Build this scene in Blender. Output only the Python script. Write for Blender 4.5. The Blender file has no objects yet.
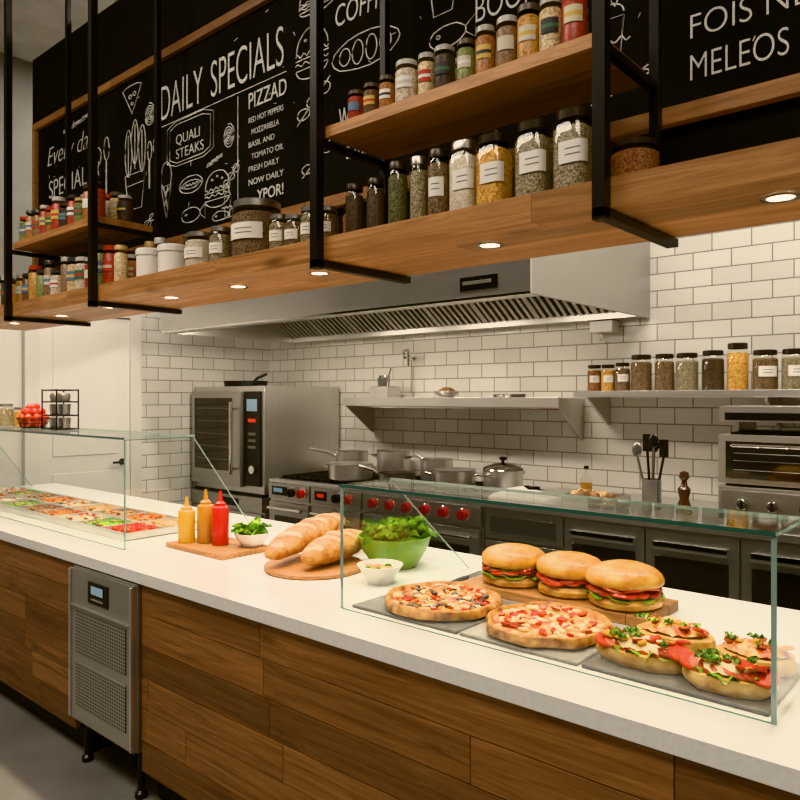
import bpy, math, random
from mathutils import Vector, Matrix, noise
random.seed(7)
pi=math.pi
scene=bpy.context.scene
COL=scene.collection

# ------------------------------------------------------------ materials
def newmat(name):
    m=bpy.data.materials.new(name); m.use_nodes=True
    nt=m.node_tree; b=nt.nodes['Principled BSDF']
    return m,nt,b
def N(nt,t,**k):
    n=nt.nodes.new(t)
    for a,v in k.items(): setattr(n,a,v)
    return n
def c4(c): return (c[0],c[1],c[2],1)
def ramp(nt,stops,interp='LINEAR'):
    r=N(nt,'ShaderNodeValToRGB'); e=r.color_ramp.elements
    r.color_ramp.interpolation=interp
    while len(e)<len(stops): e.new(0.5)
    for i,(p,c) in enumerate(stops):
        e[i].position=p; e[i].color=c4(c)
    return r
def coords(nt,stretch=(1,1,1),rnd=0):
    tc=N(nt,'ShaderNodeTexCoord'); mp=N(nt,'ShaderNodeMapping')
    mp.inputs['Scale'].default_value=stretch
    src=tc.outputs['Object']
    if rnd:
        at=N(nt,'ShaderNodeAttribute',attribute_name='rnd')
        mu=N(nt,'ShaderNodeMath',operation='MULTIPLY'); mu.inputs[1].default_value=rnd
        nt.links.new(at.outputs['Fac'],mu.inputs[0])
        va=N(nt,'ShaderNodeVectorMath',operation='ADD')
        nt.links.new(src,va.inputs[0]); nt.links.new(mu.outputs[0],va.inputs[1]); src=va.outputs[0]
    nt.links.new(src,mp.inputs['Vector'])
    return mp.outputs['Vector']
def mat(name,col,rough=.5,metal=0,col2=None,scale=10,stretch=(1,1,1),bump=0,bscale=None,coat=0,emis=0,lo=.35,hi=.65,sss=0,stops=None,spec=.5):
    m,nt,b=newmat(name)
    b.inputs['Base Color'].default_value=c4(col); b.inputs['Roughness'].default_value=rough
    b.inputs['Metallic'].default_value=metal; b.inputs['Coat Weight'].default_value=coat
    b.inputs['Specular IOR Level'].default_value=spec
    if sss:
        b.inputs['Subsurface Weight'].default_value=sss; b.inputs['Subsurface Scale'].default_value=.01
    if emis:
        b.inputs['Emission Color'].default_value=c4(col); b.inputs['Emission Strength'].default_value=emis
    if col2 or stops or bump:
        v=coords(nt,stretch)
        n=N(nt,'ShaderNodeTexNoise'); n.inputs['Scale'].default_value=scale; n.inputs['Detail'].default_value=5
        nt.links.new(v,n.inputs['Vector'])
        if col2 or stops:
            r=ramp(nt,stops or [(lo,col),(hi,col2)])
            nt.links.new(n.outputs['Fac'],r.inputs['Fac']); nt.links.new(r.outputs['Color'],b.inputs['Base Color'])
        if bump:
            n2=n
            if bscale:
                n2=N(nt,'ShaderNodeTexNoise'); n2.inputs['Scale'].default_value=bscale; n2.inputs['Detail'].default_value=4
                nt.links.new(v,n2.inputs['Vector'])
            bp=N(nt,'ShaderNodeBump'); bp.inputs['Strength'].default_value=bump; bp.inputs['Distance'].default_value=.01
            nt.links.new(n2.outputs['Fac'],bp.inputs['Height']); nt.links.new(bp.outputs['Normal'],b.inputs['Normal'])
    return m
def wood(name,dark,light,rough=.45,sc=(1.3,16,16),var=.55):
    m,nt,b=newmat(name)
    v=coords(nt,sc,rnd=37)
    n=N(nt,'ShaderNodeTexNoise'); n.inputs['Scale'].default_value=1.6; n.inputs['Detail'].default_value=9; n.inputs['Distortion'].default_value=1.0; n.inputs['Roughness'].default_value=.7
    nt.links.new(v,n.inputs['Vector'])
    r=ramp(nt,[(.3,dark),(.5,[(a+c)/2 for a,c in zip(dark,light)]),(.68,light)])
    nt.links.new(n.outputs['Fac'],r.inputs['Fac'])
    v2=coords(nt,(2.2,7,7),rnd=11)
    vo=N(nt,'ShaderNodeTexVoronoi'); vo.inputs['Scale'].default_value=.9; nt.links.new(v2,vo.inputs['Vector'])
    kr=ramp(nt,[(.03,(.20,.14,.11)),(.17,(1,1,1))]); nt.links.new(vo.outputs['Distance'],kr.inputs['Fac'])
    mk=N(nt,'ShaderNodeMix',data_type='RGBA',blend_type='MULTIPLY'); mk.inputs['Factor'].default_value=.9
    nt.links.new(r.outputs['Color'],mk.inputs['A']); nt.links.new(kr.outputs['Color'],mk.inputs['B'])
    at=N(nt,'ShaderNodeAttribute',attribute_name='rnd')
    rr=ramp(nt,[(0,(1-var,)*3),(.5,(1,1-.04,1-.08)),(1,(1+var*.4,1+var*.35,1+var*.3))]); nt.links.new(at.outputs['Fac'],rr.inputs['Fac'])
    mm=N(nt,'ShaderNodeMix',data_type='RGBA',blend_type='MULTIPLY'); mm.inputs['Factor'].default_value=1
    nt.links.new(mk.outputs['Result'],mm.inputs['A']); nt.links.new(rr.outputs['Color'],mm.inputs['B'])
    nt.links.new(mm.outputs['Result'],b.inputs['Base Color'])
    b.inputs['Roughness'].default_value=rough
    bp=N(nt,'ShaderNodeBump'); bp.inputs['Strength'].default_value=.3; bp.inputs['Distance'].default_value=.004
    nt.links.new(n.outputs['Fac'],bp.inputs['Height']); nt.links.new(bp.outputs['Normal'],b.inputs['Normal'])
    return m
def tile(name,ax):
    m,nt,b=newmat(name)
    tc=N(nt,'ShaderNodeTexCoord'); s=N(nt,'ShaderNodeSeparateXYZ'); c=N(nt,'ShaderNodeCombineXYZ')
    nt.links.new(tc.outputs['Object'],s.inputs[0]); nt.links.new(s.outputs[ax],c.inputs[0]); nt.links.new(s.outputs['Z'],c.inputs[1])
    br=N(nt,'ShaderNodeTexBrick'); br.offset=.5
    br.inputs['Scale'].default_value=1; br.inputs['Brick Width'].default_value=.25; br.inputs['Row Height'].default_value=.118
    br.inputs['Mortar Size'].default_value=.0042; br.inputs['Mortar Smooth'].default_value=.3
    br.inputs['Color1'].default_value=(.72,.70,.655,1); br.inputs['Color2'].default_value=(.63,.61,.565,1); br.inputs['Mortar'].default_value=(.27,.25,.225,1)
    nt.links.new(c.outputs[0],br.inputs['Vector']); nt.links.new(br.outputs['Color'],b.inputs['Base Color'])
    b.inputs['Roughness'].default_value=.14
    iv=N(nt,'ShaderNodeMath',operation='SUBTRACT'); iv.inputs[0].default_value=1; nt.links.new(br.outputs['Fac'],iv.inputs[1])
    bp=N(nt,'ShaderNodeBump'); bp.inputs['Strength'].default_value=.6; bp.inputs['Distance'].default_value=.004
    nt.links.new(iv.outputs[0],bp.inputs['Height']); nt.links.new(bp.outputs['Normal'],b.inputs['Normal'])
    return m
def palette(name,cols,rough=.5,speck=0,scale=220):
    m,nt,b=newmat(name)
    at=N(nt,'ShaderNodeAttribute',attribute_name='rnd')
    r=ramp(nt,[(i/len(cols),c) for i,c in enumerate(cols)],'CONSTANT'); nt.links.new(at.outputs['Fac'],r.inputs['Fac'])
    out=r.outputs['Color']
    if speck:
        v=coords(nt); vo=N(nt,'ShaderNodeTexVoronoi'); vo.inputs['Scale'].default_value=scale; nt.links.new(v,vo.inputs['Vector'])
        kr=ramp(nt,[(0,(1-speck,)*3),(.75,(1+speck*.6,)*3)]); sp=N(nt,'ShaderNodeSeparateColor')
        nt.links.new(vo.outputs['Color'],sp.inputs[0]); nt.links.new(sp.outputs[0],kr.inputs['Fac'])
        mm=N(nt,'ShaderNodeMix',data_type='RGBA',blend_type='MULTIPLY'); mm.inputs['Factor'].default_value=1
        nt.links.new(out,mm.inputs['A']); nt.links.new(kr.outputs['Color'],mm.inputs['B']); out=mm.outputs['Result']
    nt.links.new(out,b.inputs['Base Color']); b.inputs['Roughness'].default_value=rough
    return m
def glassmat(name,tint,k=.55,base=.035):
    m=bpy.data.materials.new(name); m.use_nodes=True; nt=m.node_tree; nt.nodes.clear()
    o=N(nt,'ShaderNodeOutputMaterial'); mx=N(nt,'ShaderNodeMixShader'); t=N(nt,'ShaderNodeBsdfTransparent'); g=N(nt,'ShaderNodeBsdfGlossy')
    t.inputs[0].default_value=c4(tint); g.inputs['Roughness'].default_value=.01
    f=N(nt,'ShaderNodeLayerWeight'); f.inputs[0].default_value=.5
    p=N(nt,'ShaderNodeMath',operation='POWER'); p.inputs[1].default_value=4.5; nt.links.new(f.outputs['Facing'],p.inputs[0])
    mu=N(nt,'ShaderNodeMath',operation='MULTIPLY_ADD'); mu.inputs[1].default_value=k; mu.inputs[2].default_value=base
    nt.links.new(p.outputs[0],mu.inputs[0]); nt.links.new(mu.outputs[0],mx.inputs[0])
    nt.links.new(t.outputs[0],mx.inputs[1]); nt.links.new(g.outputs[0],mx.inputs[2]); nt.links.new(mx.outputs[0],o.inputs[0])
    return m
def perf(name):
    m,nt,b=newmat(name)
    v=coords(nt,(70,70,70)); fr=N(nt,'ShaderNodeVectorMath',operation='FRACTION'); nt.links.new(v,fr.inputs[0])
    s=N(nt,'ShaderNodeSeparateXYZ'); nt.links.new(fr.outputs[0],s.inputs[0])
    def sq(o):
        a=N(nt,'ShaderNodeMath',operation='SUBTRACT'); a.inputs[1].default_value=.5; nt.links.new(o,a.inputs[0])
        p=N(nt,'ShaderNodeMath',operation='MULTIPLY'); nt.links.new(a.outputs[0],p.inputs[0]); nt.links.new(a.outputs[0],p.inputs[1]); return p.outputs[0]
    ad=N(nt,'ShaderNodeMath',operation='ADD'); nt.links.new(sq(s.outputs['X']),ad.inputs[0]); nt.links.new(sq(s.outputs['Z']),ad.inputs[1])
    r=ramp(nt,[(.06,(.03,.03,.03)),(.09,(.40,.39,.37))]); nt.links.new(ad.outputs[0],r.inputs['Fac'])
    nt.links.new(r.outputs['Color'],b.inputs['Base Color']); b.inputs['Metallic'].default_value=.6; b.inputs['Roughness'].default_value=.42
    return m
def steelmat(name,col,rough,st=(1,60,60),metal=.85):
    m,nt,b=newmat(name)
    v=coords(nt,st); n=N(nt,'ShaderNodeTexNoise'); n.inputs['Scale'].default_value=3; n.inputs['Detail'].default_value=3; nt.links.new(v,n.inputs['Vector'])
    r=ramp(nt,[(.3,[x*.90 for x in col]),(.7,col)]); nt.links.new(n.outputs['Fac'],r.inputs['Fac']); nt.links.new(r.outputs['Color'],b.inputs['Base Color'])
    mr=N(nt,'ShaderNodeMapRange'); mr.inputs['To Min'].default_value=rough*.75; mr.inputs['To Max'].default_value=rough*1.25
    nt.links.new(n.outputs['Fac'],mr.inputs['Value']); nt.links.new(mr.outputs[0],b.inputs['Roughness'])
    b.inputs['Metallic'].default_value=metal
    return m

W_COUNTER=wood('counter_wood',(.105,.047,.021),(.38,.20,.098),.5,sc=(1.2,26,26),var=.42)
W_SHELF=wood('shelf_wood',(.22,.098,.040),(.54,.29,.135),.42,sc=(1.3,22,22),var=.32)
W_FRAME=wood('frame_wood',(.17,.08,.035),(.38,.20,.095),.5)
W_BOARD=wood('cutting_board_wood',(.22,.095,.035),(.48,.255,.105),.5,sc=(5,40,40),var=.3)
STEEL=steelmat('brushed_steel',(.68,.665,.64),.32)
STEELV=steelmat('brushed_steel_vertical',(.64,.625,.60),.34,(60,60,1))
STEELM=steelmat('satin_steel_mid',(.50,.49,.47),.34,metal=.8)
STEELD=steelmat('dark_steel',(.28,.275,.265),.36)
CHROME=mat('polished_steel',(.78,.76,.73),.12,1)
IRON=mat('cast_iron',(.02,.02,.02),.5,.4)
BLACK=mat('black_metal',(.010,.010,.011),.45,.3)
BPLAS=mat('black_plastic',(.012,.012,.013),.3)
DGLASS=mat('dark_oven_glass',(.030,.026,.023),.06,0,coat=.5)
TRIMB=mat('toe_kick_black',(.015,.015,.015),.6)
QUARTZ=mat('white_quartz',(.77,.76,.74),.18,0,col2=(.82,.81,.79),scale=60,lo=.3,hi=.6)
TILE_B=tile('subway_tile_back','X'); TILE_L=tile('subway_tile_left','Y')
PAINT=mat('white_paint',(.62,.595,.55),.6)
DOORP=mat('door_paint',(.66,.635,.59),.45)
SHADEP=mat('upper_wall_shade',(.17,.165,.155),.7,col2=(.20,.195,.185),scale=3)  # upper wall in dimmer light, the shade put into its colour
CEIL=mat('ceiling_concrete',(.42,.41,.39),.8,col2=(.5,.49,.47),scale=5,bump=.2)
FLOORM=mat('polished_concrete',(.17,.167,.16),.35,col2=(.24,.235,.225),scale=2.5,lo=.3,hi=.7,bump=.05)
BLACKW=mat('black_wall_paint',(.008,.008,.008),.8,spec=.2)
CHALKB=mat('chalkboard_slate',(.007,.0075,.008),.8,col2=(.019,.0195,.02),scale=2.2,lo=.4,hi=.75,spec=.15)
CHALK=mat('chalk',(.82,.80,.76),.9,col2=(.42,.41,.39),scale=30)
GLASS=glassmat('clear_glass',(.97,.985,.975),.6,.04)
JGLASS=glassmat('jar_glass',(.97,.975,.97),.5,.05)
GEDGE=mat('glass_edge_green',(.045,.12,.10),.1,0,coat=1)
GEDGE2=mat('glass_edge_pale',(.25,.36,.33),.1,0,coat=1)
LAMP=mat('lamp_lens',(1,.82,.58),.5,emis=16)
PANEL=mat('fill_panel_glow',(1,.9,.75),.5,emis=3)  # glowing face of the added fill panels
LED=mat('display_led',(.22,.32,.38),.3,emis=.5)
REDLED=mat('display_red',(.8,.05,.03),.3,emis=.35)
WHITEC=mat('white_ceramic',(.78,.765,.74),.2)
WPLAS=mat('white_plastic',(.76,.74,.71),.35)
PAPER=mat('paper_label',(.76,.73,.67),.7)
INK=mat('ink',(.15,.13,.11),.7)
LIDD=mat('lid_dark',(.05,.042,.035),.32,.6)
LIDG=mat('lid_grey',(.45,.43,.40),.3,.9)
LIDP=palette('lid_palette',[(.05,.04,.04),(.5,.48,.45),(.40,.04,.02),(.5,.34,.16),(.06,.06,.06),(.4,.38,.34),(.10,.08,.06)],.35)
JARP=palette('can_palette',[(.36,.15,.06),(.13,.075,.045),(.55,.42,.25),(.34,.05,.03),(.20,.22,.09),(.56,.47,.36),(.24,.15,.09),(.46,.24,.07),(.07,.05,.04)],.4,.45,200)
LABP=palette('label_palette',[(.74,.70,.62),(.46,.05,.03),(.64,.56,.40),(.06,.15,.09),(.62,.42,.12),(.70,.68,.64),(.58,.52,.42),(.05,.05,.055),(.12,.19,.28)],.6)
def content(name,a,b_,sc=260):
    m,nt,b=newmat(name); v=coords(nt); vo=N(nt,'ShaderNodeTexVoronoi'); vo.inputs['Scale'].default_value=sc; nt.links.new(v,vo.inputs['Vector'])
    sp=N(nt,'ShaderNodeSeparateColor'); nt.links.new(vo.outputs['Color'],sp.inputs[0])
    r=ramp(nt,[(.1,a),(.9,b_)]); nt.links.new(sp.outputs[0],r.inputs['Fac']); nt.links.new(r.outputs['Color'],b.inputs['Base Color']); b.inputs['Roughness'].default_value=.6
    return m
C_PEPPER=content('peppercorns',(.055,.035,.02),(.30,.20,.12))
C_CORN=content('yellow_lentils',(.40,.18,.03),(.80,.47,.13),150)
C_GREY=content('mixed_seeds',(.10,.085,.05),(.46,.38,.25))
C_WHITE=content('rice_grain',(.48,.41,.31),(.76,.68,.54))
C_GREEN=content('dried_herbs',(.03,.035,.012),(.17,.16,.07))
C_RED=content('chili_flakes',(.14,.04,.018),(.40,.18,.07))
C_DARK=content('dark_spice',(.025,.017,.012),(.11,.07,.045))
# food
BUN=mat('brioche_bun',(.62,.27,.07),.36,stops=[(.34,(.44,.175,.028)),(.5,(.64,.33,.065)),(.68,(.78,.49,.15))],scale=16,coat=.15,bump=.3,bscale=60)
SUBB=mat('sub_bread',(.62,.27,.07),.55,stops=[(.34,(.44,.19,.04)),(.5,(.62,.34,.09)),(.68,(.74,.50,.19))],scale=24,bump=.5,bscale=60)
CRUSTB=mat('baguette_crust',(.6,.3,.1),.65,stops=[(.34,(.33,.125,.03)),(.5,(.52,.26,.075)),(.68,(.68,.42,.16))],scale=22,bump=.7,bscale=70)
SLASH=mat('baguette_score',(.82,.62,.36),.85,col2=(.68,.44,.18),scale=40,bump=.5)
CRUMB=mat('bread_crumb',(.80,.62,.38),.8,col2=(.70,.44,.18),scale=30,bump=.4)
PCRUST=mat('pizza_crust',(.6,.3,.1),.6,stops=[(.34,(.20,.065,.015)),(.5,(.50,.22,.05)),(.68,(.70,.42,.13))],scale=28,bump=.6)
CHEESE=mat('pizza_cheese',(.8,.5,.2),.35,stops=[(.38,(.44,.035,.008)),(.46,(.62,.15,.018)),(.53,(.80,.43,.09)),(.64,(.84,.61,.24))],scale=30,bump=.6,coat=.2)
MOZZ=mat('mozzarella',(.86,.71,.40),.35,col2=(.74,.42,.11),scale=40,lo=.5,hi=.75)
TOMATO=mat('tomato_red',(.50,.022,.008),.22,col2=(.64,.09,.015),scale=30,coat=.3)
SALAMI=mat('salami',(.28,.022,.010),.35,col2=(.42,.07,.025),scale=70)
HAM=mat('ham_pink',(.60,.19,.09),.4,col2=(.50,.09,.04),scale=20)
CHED=mat('cheddar_slice',(.82,.42,.07),.35)
CREAM=mat('cream_cheese_slice',(.82,.67,.40),.4,col2=(.70,.42,.15),scale=30,lo=.5,hi=.72)
PATTY=mat('beef_patty',(.09,.022,.010),.55,col2=(.17,.045,.02),scale=60,bump=.6)
LETT=mat('lettuce_green',(.08,.24,.015),.4,col2=(.32,.48,.06),scale=18,lo=.3,hi=.7)
LETTD=mat('herb_green',(.03,.13,.012),.45,col2=(.12,.28,.025),scale=25)
MUSH=mat('mushroom_brown',(.26,.13,.055),.6)
OLIVE=mat('black_olive',(.025,.015,.018),.3)
KETCH=mat('ketchup_bottle_red',(.48,.018,.008),.3)
MUST=mat('mustard_bottle_yellow',(.62,.36,.05),.35)
ORNG=mat('amber_sauce_bottle',(.44,.21,.04),.3)
GBOWL=mat('green_bowl_plastic',(.19,.36,.055),.3)
SLATE=mat('grey_slate_tray',(.11,.105,.10),.45,col2=(.155,.15,.14),scale=30)
TRAYL=mat('light_stone_tray',(.22,.21,.19),.4,col2=(.28,.265,.24),scale=30)
KNOBR=mat('red_knob',(.42,.010,.010),.25,coat=.4)
CLOTH=mat('kitchen_towel_cloth',(.65,.62,.57),.9,bump=.4,scale=200)
PERF=perf('perforated_steel')
FOODP=[mat('pan_cream',(.74,.52,.24),.6,col2=(.50,.26,.08),scale=35,bump=.6),TOMATO,
 mat('pan_orange',(.66,.27,.035),.5,col2=(.50,.13,.02),scale=35,bump=.6),LETT,
 mat('pan_brown',(.22,.11,.05),.6,col2=(.42,.24,.11),scale=40,bump=.6),
 mat('pan_white',(.72,.62,.46),.6,col2=(.50,.38,.25),scale=50,bump=.6)]

# ------------------------------------------------------------ mesh builder
class MB:
    def __init__(s): s.v=[]; s.f=[]; s.m=[]; s.r=[]; s.ms=[]; s.M=Matrix.Identity(4)
    def add(s,vs,fs,mt,rnd=.5,mts=None):
        o=len(s.v); s.v+=[tuple(s.M@Vector(p)) for p in vs]
        for q,f in enumerate(fs):
            t=mts[q] if mts else mt
            if t not in s.ms: s.ms.append(t)
            s.f.append(tuple(i+o for i in f)); s.m.append(s.ms.index(t)); s.r.append(rnd)
    def bx(s,x0,x1,y0,y1,z0,z1,mt,rnd=.5):
        v=[(x,y,z) for z in (z0,z1) for y in (y0,y1) for x in (x0,x1)]
        s.add(v,[(0,2,3,1),(4,5,7,6),(0,1,5,4),(2,6,7,3),(0,4,6,2),(1,3,7,5)],mt,rnd)
    def prism(s,pts,x0,x1,mt,rnd=.5):
        n=len(pts); v=[(x0,y,z) for y,z in pts]+[(x1,y,z) for y,z in pts]
        s.add(v,[tuple(range(n))[::-1],tuple(range(n,2*n))]+[(i,(i+1)%n,(i+1)%n+n,i+n) for i in range(n)],mt,rnd)
    def lathe(s,prof,mt,c=(0,0,0),n=24,sq=0,rnd=.5,sx=1,sy=1,wob=0,seed=0,a0=0,a1=None):
        full=a1 is None; rings=[]; vs=[]
        for (r,z) in prof:
            if r<=1e-6 and full: rings.append([len(vs)]); vs.append((c[0],c[1],c[2]+z)); continue
            ring=[]
            cnt=n if full else n+1
            for i in range(cnt):
                t=2*pi*i/n if full else a0+(a1-a0)*i/n
                k=1
                if sq: k=(abs(math.cos(t))**sq+abs(math.sin(t))**sq)**(-1/sq)
                if wob: k*=1+wob*noise.noise((math.cos(t)*2+seed,math.sin(t)*2,z*12))
                ring.append(len(vs)); vs.append((c[0]+r*k*sx*math.cos(t),c[1]+r*k*sy*math.sin(t),c[2]+z))
            rings.append(ring)
        fs=[]
        for a,b in zip(rings[:-1],rings[1:]):
            m=max(len(a),len(b))
            for i in range(m if full else m-1):
                j=(i+1)%m
                if len(a)==1 and len(b)==1: continue
                if len(a)==1: fs.append((a[0],b[j],b[i]))
                elif len(b)==1: fs.append((a[i],a[j],b[0]))
                else: fs.append((a[i],a[j],b[j],b[i]))
        s.add(vs,fs,mt,rnd)
    def tube(s,pts,r,mt,n=8,closed=False,rnd=.5):
        P=[Vector(p) for p in pts]; m=len(P); vs=[]; fs=[]
        for i,p in enumerate(P):
            if closed: d=P[(i+1)%m]-P[i-1]
            else: d=P[min(i+1,m-1)]-P[max(i-1,0)]
            d=d.normalized() if d.length>1e-9 else Vector((0,0,1))
            u=d.cross(Vector((0,0,1)))
            if u.length<.05: u=d.cross(Vector((1,0,0)))
            u.normalize(); w=d.cross(u)
            rr=r[i] if isinstance(r,(list,tuple)) else r
            for k in range(n):
                t=2*pi*k/n+pi/n; q=p+u*(rr*math.cos(t))+w*(rr*math.sin(t)); vs.append(tuple(q))
        for i in range(m if closed else m-1):
            j=(i+1)%m
            for k in range(n): k2=(k+1)%n; fs.append((i*n+k,i*n+k2,j*n+k2,j*n+k))
        if not closed: fs+= [tuple(range(n))[::-1],tuple(range((m-1)*n,m*n))]
        s.add(vs,fs,mt,rnd)
    def blob(s,c,rad,mt,amp=.08,fr=2,seed=0,n=16,rot=None,rnd=.5):
        vs=[];fs=[];h=n//2
        R=rot or Matrix.Identity(3)
        for j in range(h+1):
            ph=pi*j/h
            for i in range(n):
                t=2*pi*i/n
                d=Vector((math.sin(ph)*math.cos(t),math.sin(ph)*math.sin(t),math.cos(ph)))
                k=1+amp*noise.noise(d*fr+Vector((seed*3.1,seed,0)))
                q=R@Vector((d.x*rad[0]*k,d.y*rad[1]*k,d.z*rad[2]*k)); vs.append((c[0]+q.x,c[1]+q.y,c[2]+q.z))
        for j in range(h):
            for i in range(n): i2=(i+1)%n; fs.append((j*n+i,(j+1)*n+i,(j+1)*n+i2,j*n+i2))
        s.add(vs,fs,mt,rnd)
    def disc(s,c,r,h,mt,tilt=(0,0),n=14,sy=1,yaw=0):
        old=s.M; s.M=old@Matrix.Translation(c)@Matrix.Rotation(yaw,4,'Z')@Matrix.Rotation(tilt[0],4,'X')@Matrix.Rotation(tilt[1],4,'Y')
        s.lathe([(0,0),(r,0),(r*1.02,h*.5),(r*.95,h),(0,h)],mt,n=n,sy=sy); s.M=old
    def grid(s,fn,nu,nv,mt,rnd=.5,mfn=None):
        vs=[fn(i/nu,j/nv) for i in range(nu+1) for j in range(nv+1)]
        fs=[(i*(nv+1)+j,(i+1)*(nv+1)+j,(i+1)*(nv+1)+j+1,i*(nv+1)+j+1) for i in range(nu) for j in range(nv)]
        mts=[mfn((i+.5)/nu,(j+.5)/nv) for i in range(nu) for j in range(nv)] if mfn else None
        s.add(vs,fs,mt,rnd,mts)
    def ruffle(s,c,r0,r1,mt,amp=.01,waves=11,sy=1,seed=0,sx=1):
        def f(u,v):
            t=2*pi*u; r=r0+(r1-r0)*v
            k=1+.1*v*noise.noise((math.cos(t)*3+seed,math.sin(t)*3,0))
            return (c[0]+r*k*sx*math.cos(t),c[1]+r*k*sy*math.sin(t),c[2]+v*amp*(math.sin(waves*t+seed)+.5*math.sin(waves*1.7*t+seed*2))-v*amp*.4)
        s.grid(f,90,4,mt)
    def leaf(s,p,L,Wd,yaw,pitch,mt,seed=0,ruf=.25):
        old=s.M; s.M=old@Matrix.Translation(p)@Matrix.Rotation(yaw,4,'Z')@Matrix.Rotation(-pitch,4,'Y')
        def f(u,v):
            w=Wd*math.sin(pi*min(1,.12+.85*u))*(v-.5)
            e=abs(v-.5)*2
            return (u*L,w,L*(.35*u*u*-1)+ruf*Wd*e*math.sin(u*14+seed+v*5)*.5+Wd*.35*e*e)
        s.grid(f,9,6,mt); s.M=old
    def finish(s,name,loc=(0,0,0),rot=0,bevel=0,parent=None,smooth=True,thick=0):
        me=bpy.data.meshes.new(name); me.from_pydata(s.v,[],s.f)
        for m in s.ms: me.materials.append(m)
        me.polygons.foreach_set('material_index',s.m)
        a=me.attributes.new('rnd','FLOAT','FACE'); a.data.foreach_set('value',s.r)
        me.update()
        if smooth:
            me.polygons.foreach_set('use_smooth',[True]*len(me.polygons)); me.set_sharp_from_angle(angle=math.radians(38))
        ob=bpy.data.objects.new(name,me); COL.objects.link(ob); ob.location=loc; ob.rotation_euler=(0,0,rot)
        if bevel:
            b=ob.modifiers.new('bevel','BEVEL'); b.width=bevel; b.segments=2; b.limit_method='ANGLE'; b.angle_limit=math.radians(50)
        if parent: ob.parent=parent
        return ob

def staves(mb,x0,x1,z0,z1,y0,y1,rows,length,mt,axis='z',gap=.0015,off=0):
    for r in range(rows):
        x=x0-random.random()*length
        while x<x1:
            L=length*random.uniform(.7,1.3); a=max(x,x0); b=min(x+L,x1)
            if b-a>.02:
                q=random.random()
                if axis=='z':
                    h=(z1-z0)/rows; mb.bx(a+gap,b-gap,y0,y1,z0+r*h+gap,z0+(r+1)*h-gap,mt,q)
                else:
                    h=(y1-y0)/rows; mb.bx(a+gap*.3,b-gap*.3,y0+r*h+gap*.3,y0+(r+1)*h-gap*.3,z0,z1,mt,q)
            x+=L

# ------------------------------------------------------------ room
XL=-6.3; YB=5.1; CH=4.4
m=MB(); m.bx(XL-.1,2.6,-3,YB+.1,-.1,0,FLOORM); m.finish('floor',smooth=False)
m=MB(); m.bx(XL-.1,2.6,-3,YB+.1,CH,CH+.1,CEIL); m.finish('ceiling',smooth=False)
m=MB(); m.bx(XL,2.5,YB,YB+.1,0,CH,TILE_B); m.finish('wall_back',smooth=False)
m=MB(); m.bx(XL-.1,XL,3.56,YB,0,2.9,TILE_L); m.bx(XL-.1,XL,-3,3.56,0,2.5,PAINT); m.bx(XL-.1,XL,-3,3.56,2.5,CH,SHADEP); m.bx(XL-.1,XL,3.56,YB,2.9,CH,SHADEP); m.finish('wall_left',smooth=False)
m=MB(); m.bx(2.5,2.6,-3,YB+.1,0,CH,PAINT); m.finish('wall_right',smooth=False)
m=MB(); m.bx(-4.985,1.2,2.05,2.16,2.125,3.83,BLACKW); m.finish('wall_bulkhead',smooth=False)
m=MB(); m.bx(XL+.002,XL+.035,2.62,3.44,.01,2.32,DOORP)
m.bx(XL+.035,XL+.042,2.74,3.32,.2,.95,DOORP); m.bx(XL+.035,XL+.042,2.74,3.32,1.1,2.2,DOORP)
m.tube([(XL+.03,3.36,1.02),(XL+.09,3.36,1.02),(XL+.09,3.25,1.02)],.011,BLACK); m.disc((XL+.035,3.36,1.02),.03,.008,BLACK,tilt=(0,pi/2))
m.finish('door_1',bevel=.002)
m=MB(); m.bx(XL,XL+.05,3.44,3.55,0,2.44,PAINT); m.bx(XL,XL+.05,2.51,2.62,0,2.44,PAINT); m.bx(XL,XL+.05,2.62,3.44,2.33,2.44,PAINT); m.finish('trim_1',bevel=.003)
m=MB(); m.bx(XL,XL+.015,-3,2.5,0,.1,PAINT); m.finish('baseboard_left')
m=MB(); m.bx(XL,-3.9,1.2,1.5,4.2,4.4,CEIL); m.finish('ceiling_beam')

# ------------------------------------------------------------ service counter
m=MB()
Y0=1.484
FX0,FX1=-3.2,-2.645
m.bx(-5.9,.7,Y0,2.6,.873,.92,QUARTZ)
staves(m,-5.9,FX0,.13,.873,Y0+.018,Y0+.04,6,1.1,W_COUNTER)
staves(m,FX1,.7,.13,.873,Y0+.018,Y0+.04,6,1.1,W_COUNTER)
m.bx(-5.9,FX0,Y0+.041,2.55,.13,.872,TRIMB); m.bx(FX1,.7,Y0+.041,2.55,.13,.872,TRIMB); m.bx(FX0,FX1,2.1,2.55,.13,.872,TRIMB)
m.bx(-5.9,FX0,Y0+.09,2.5,0,.13,TRIMB); m.bx(FX1,.7,Y0+.09,2.5,0,.13,TRIMB)
m.finish('service_counter',smooth=False,bevel=.0012)

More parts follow.
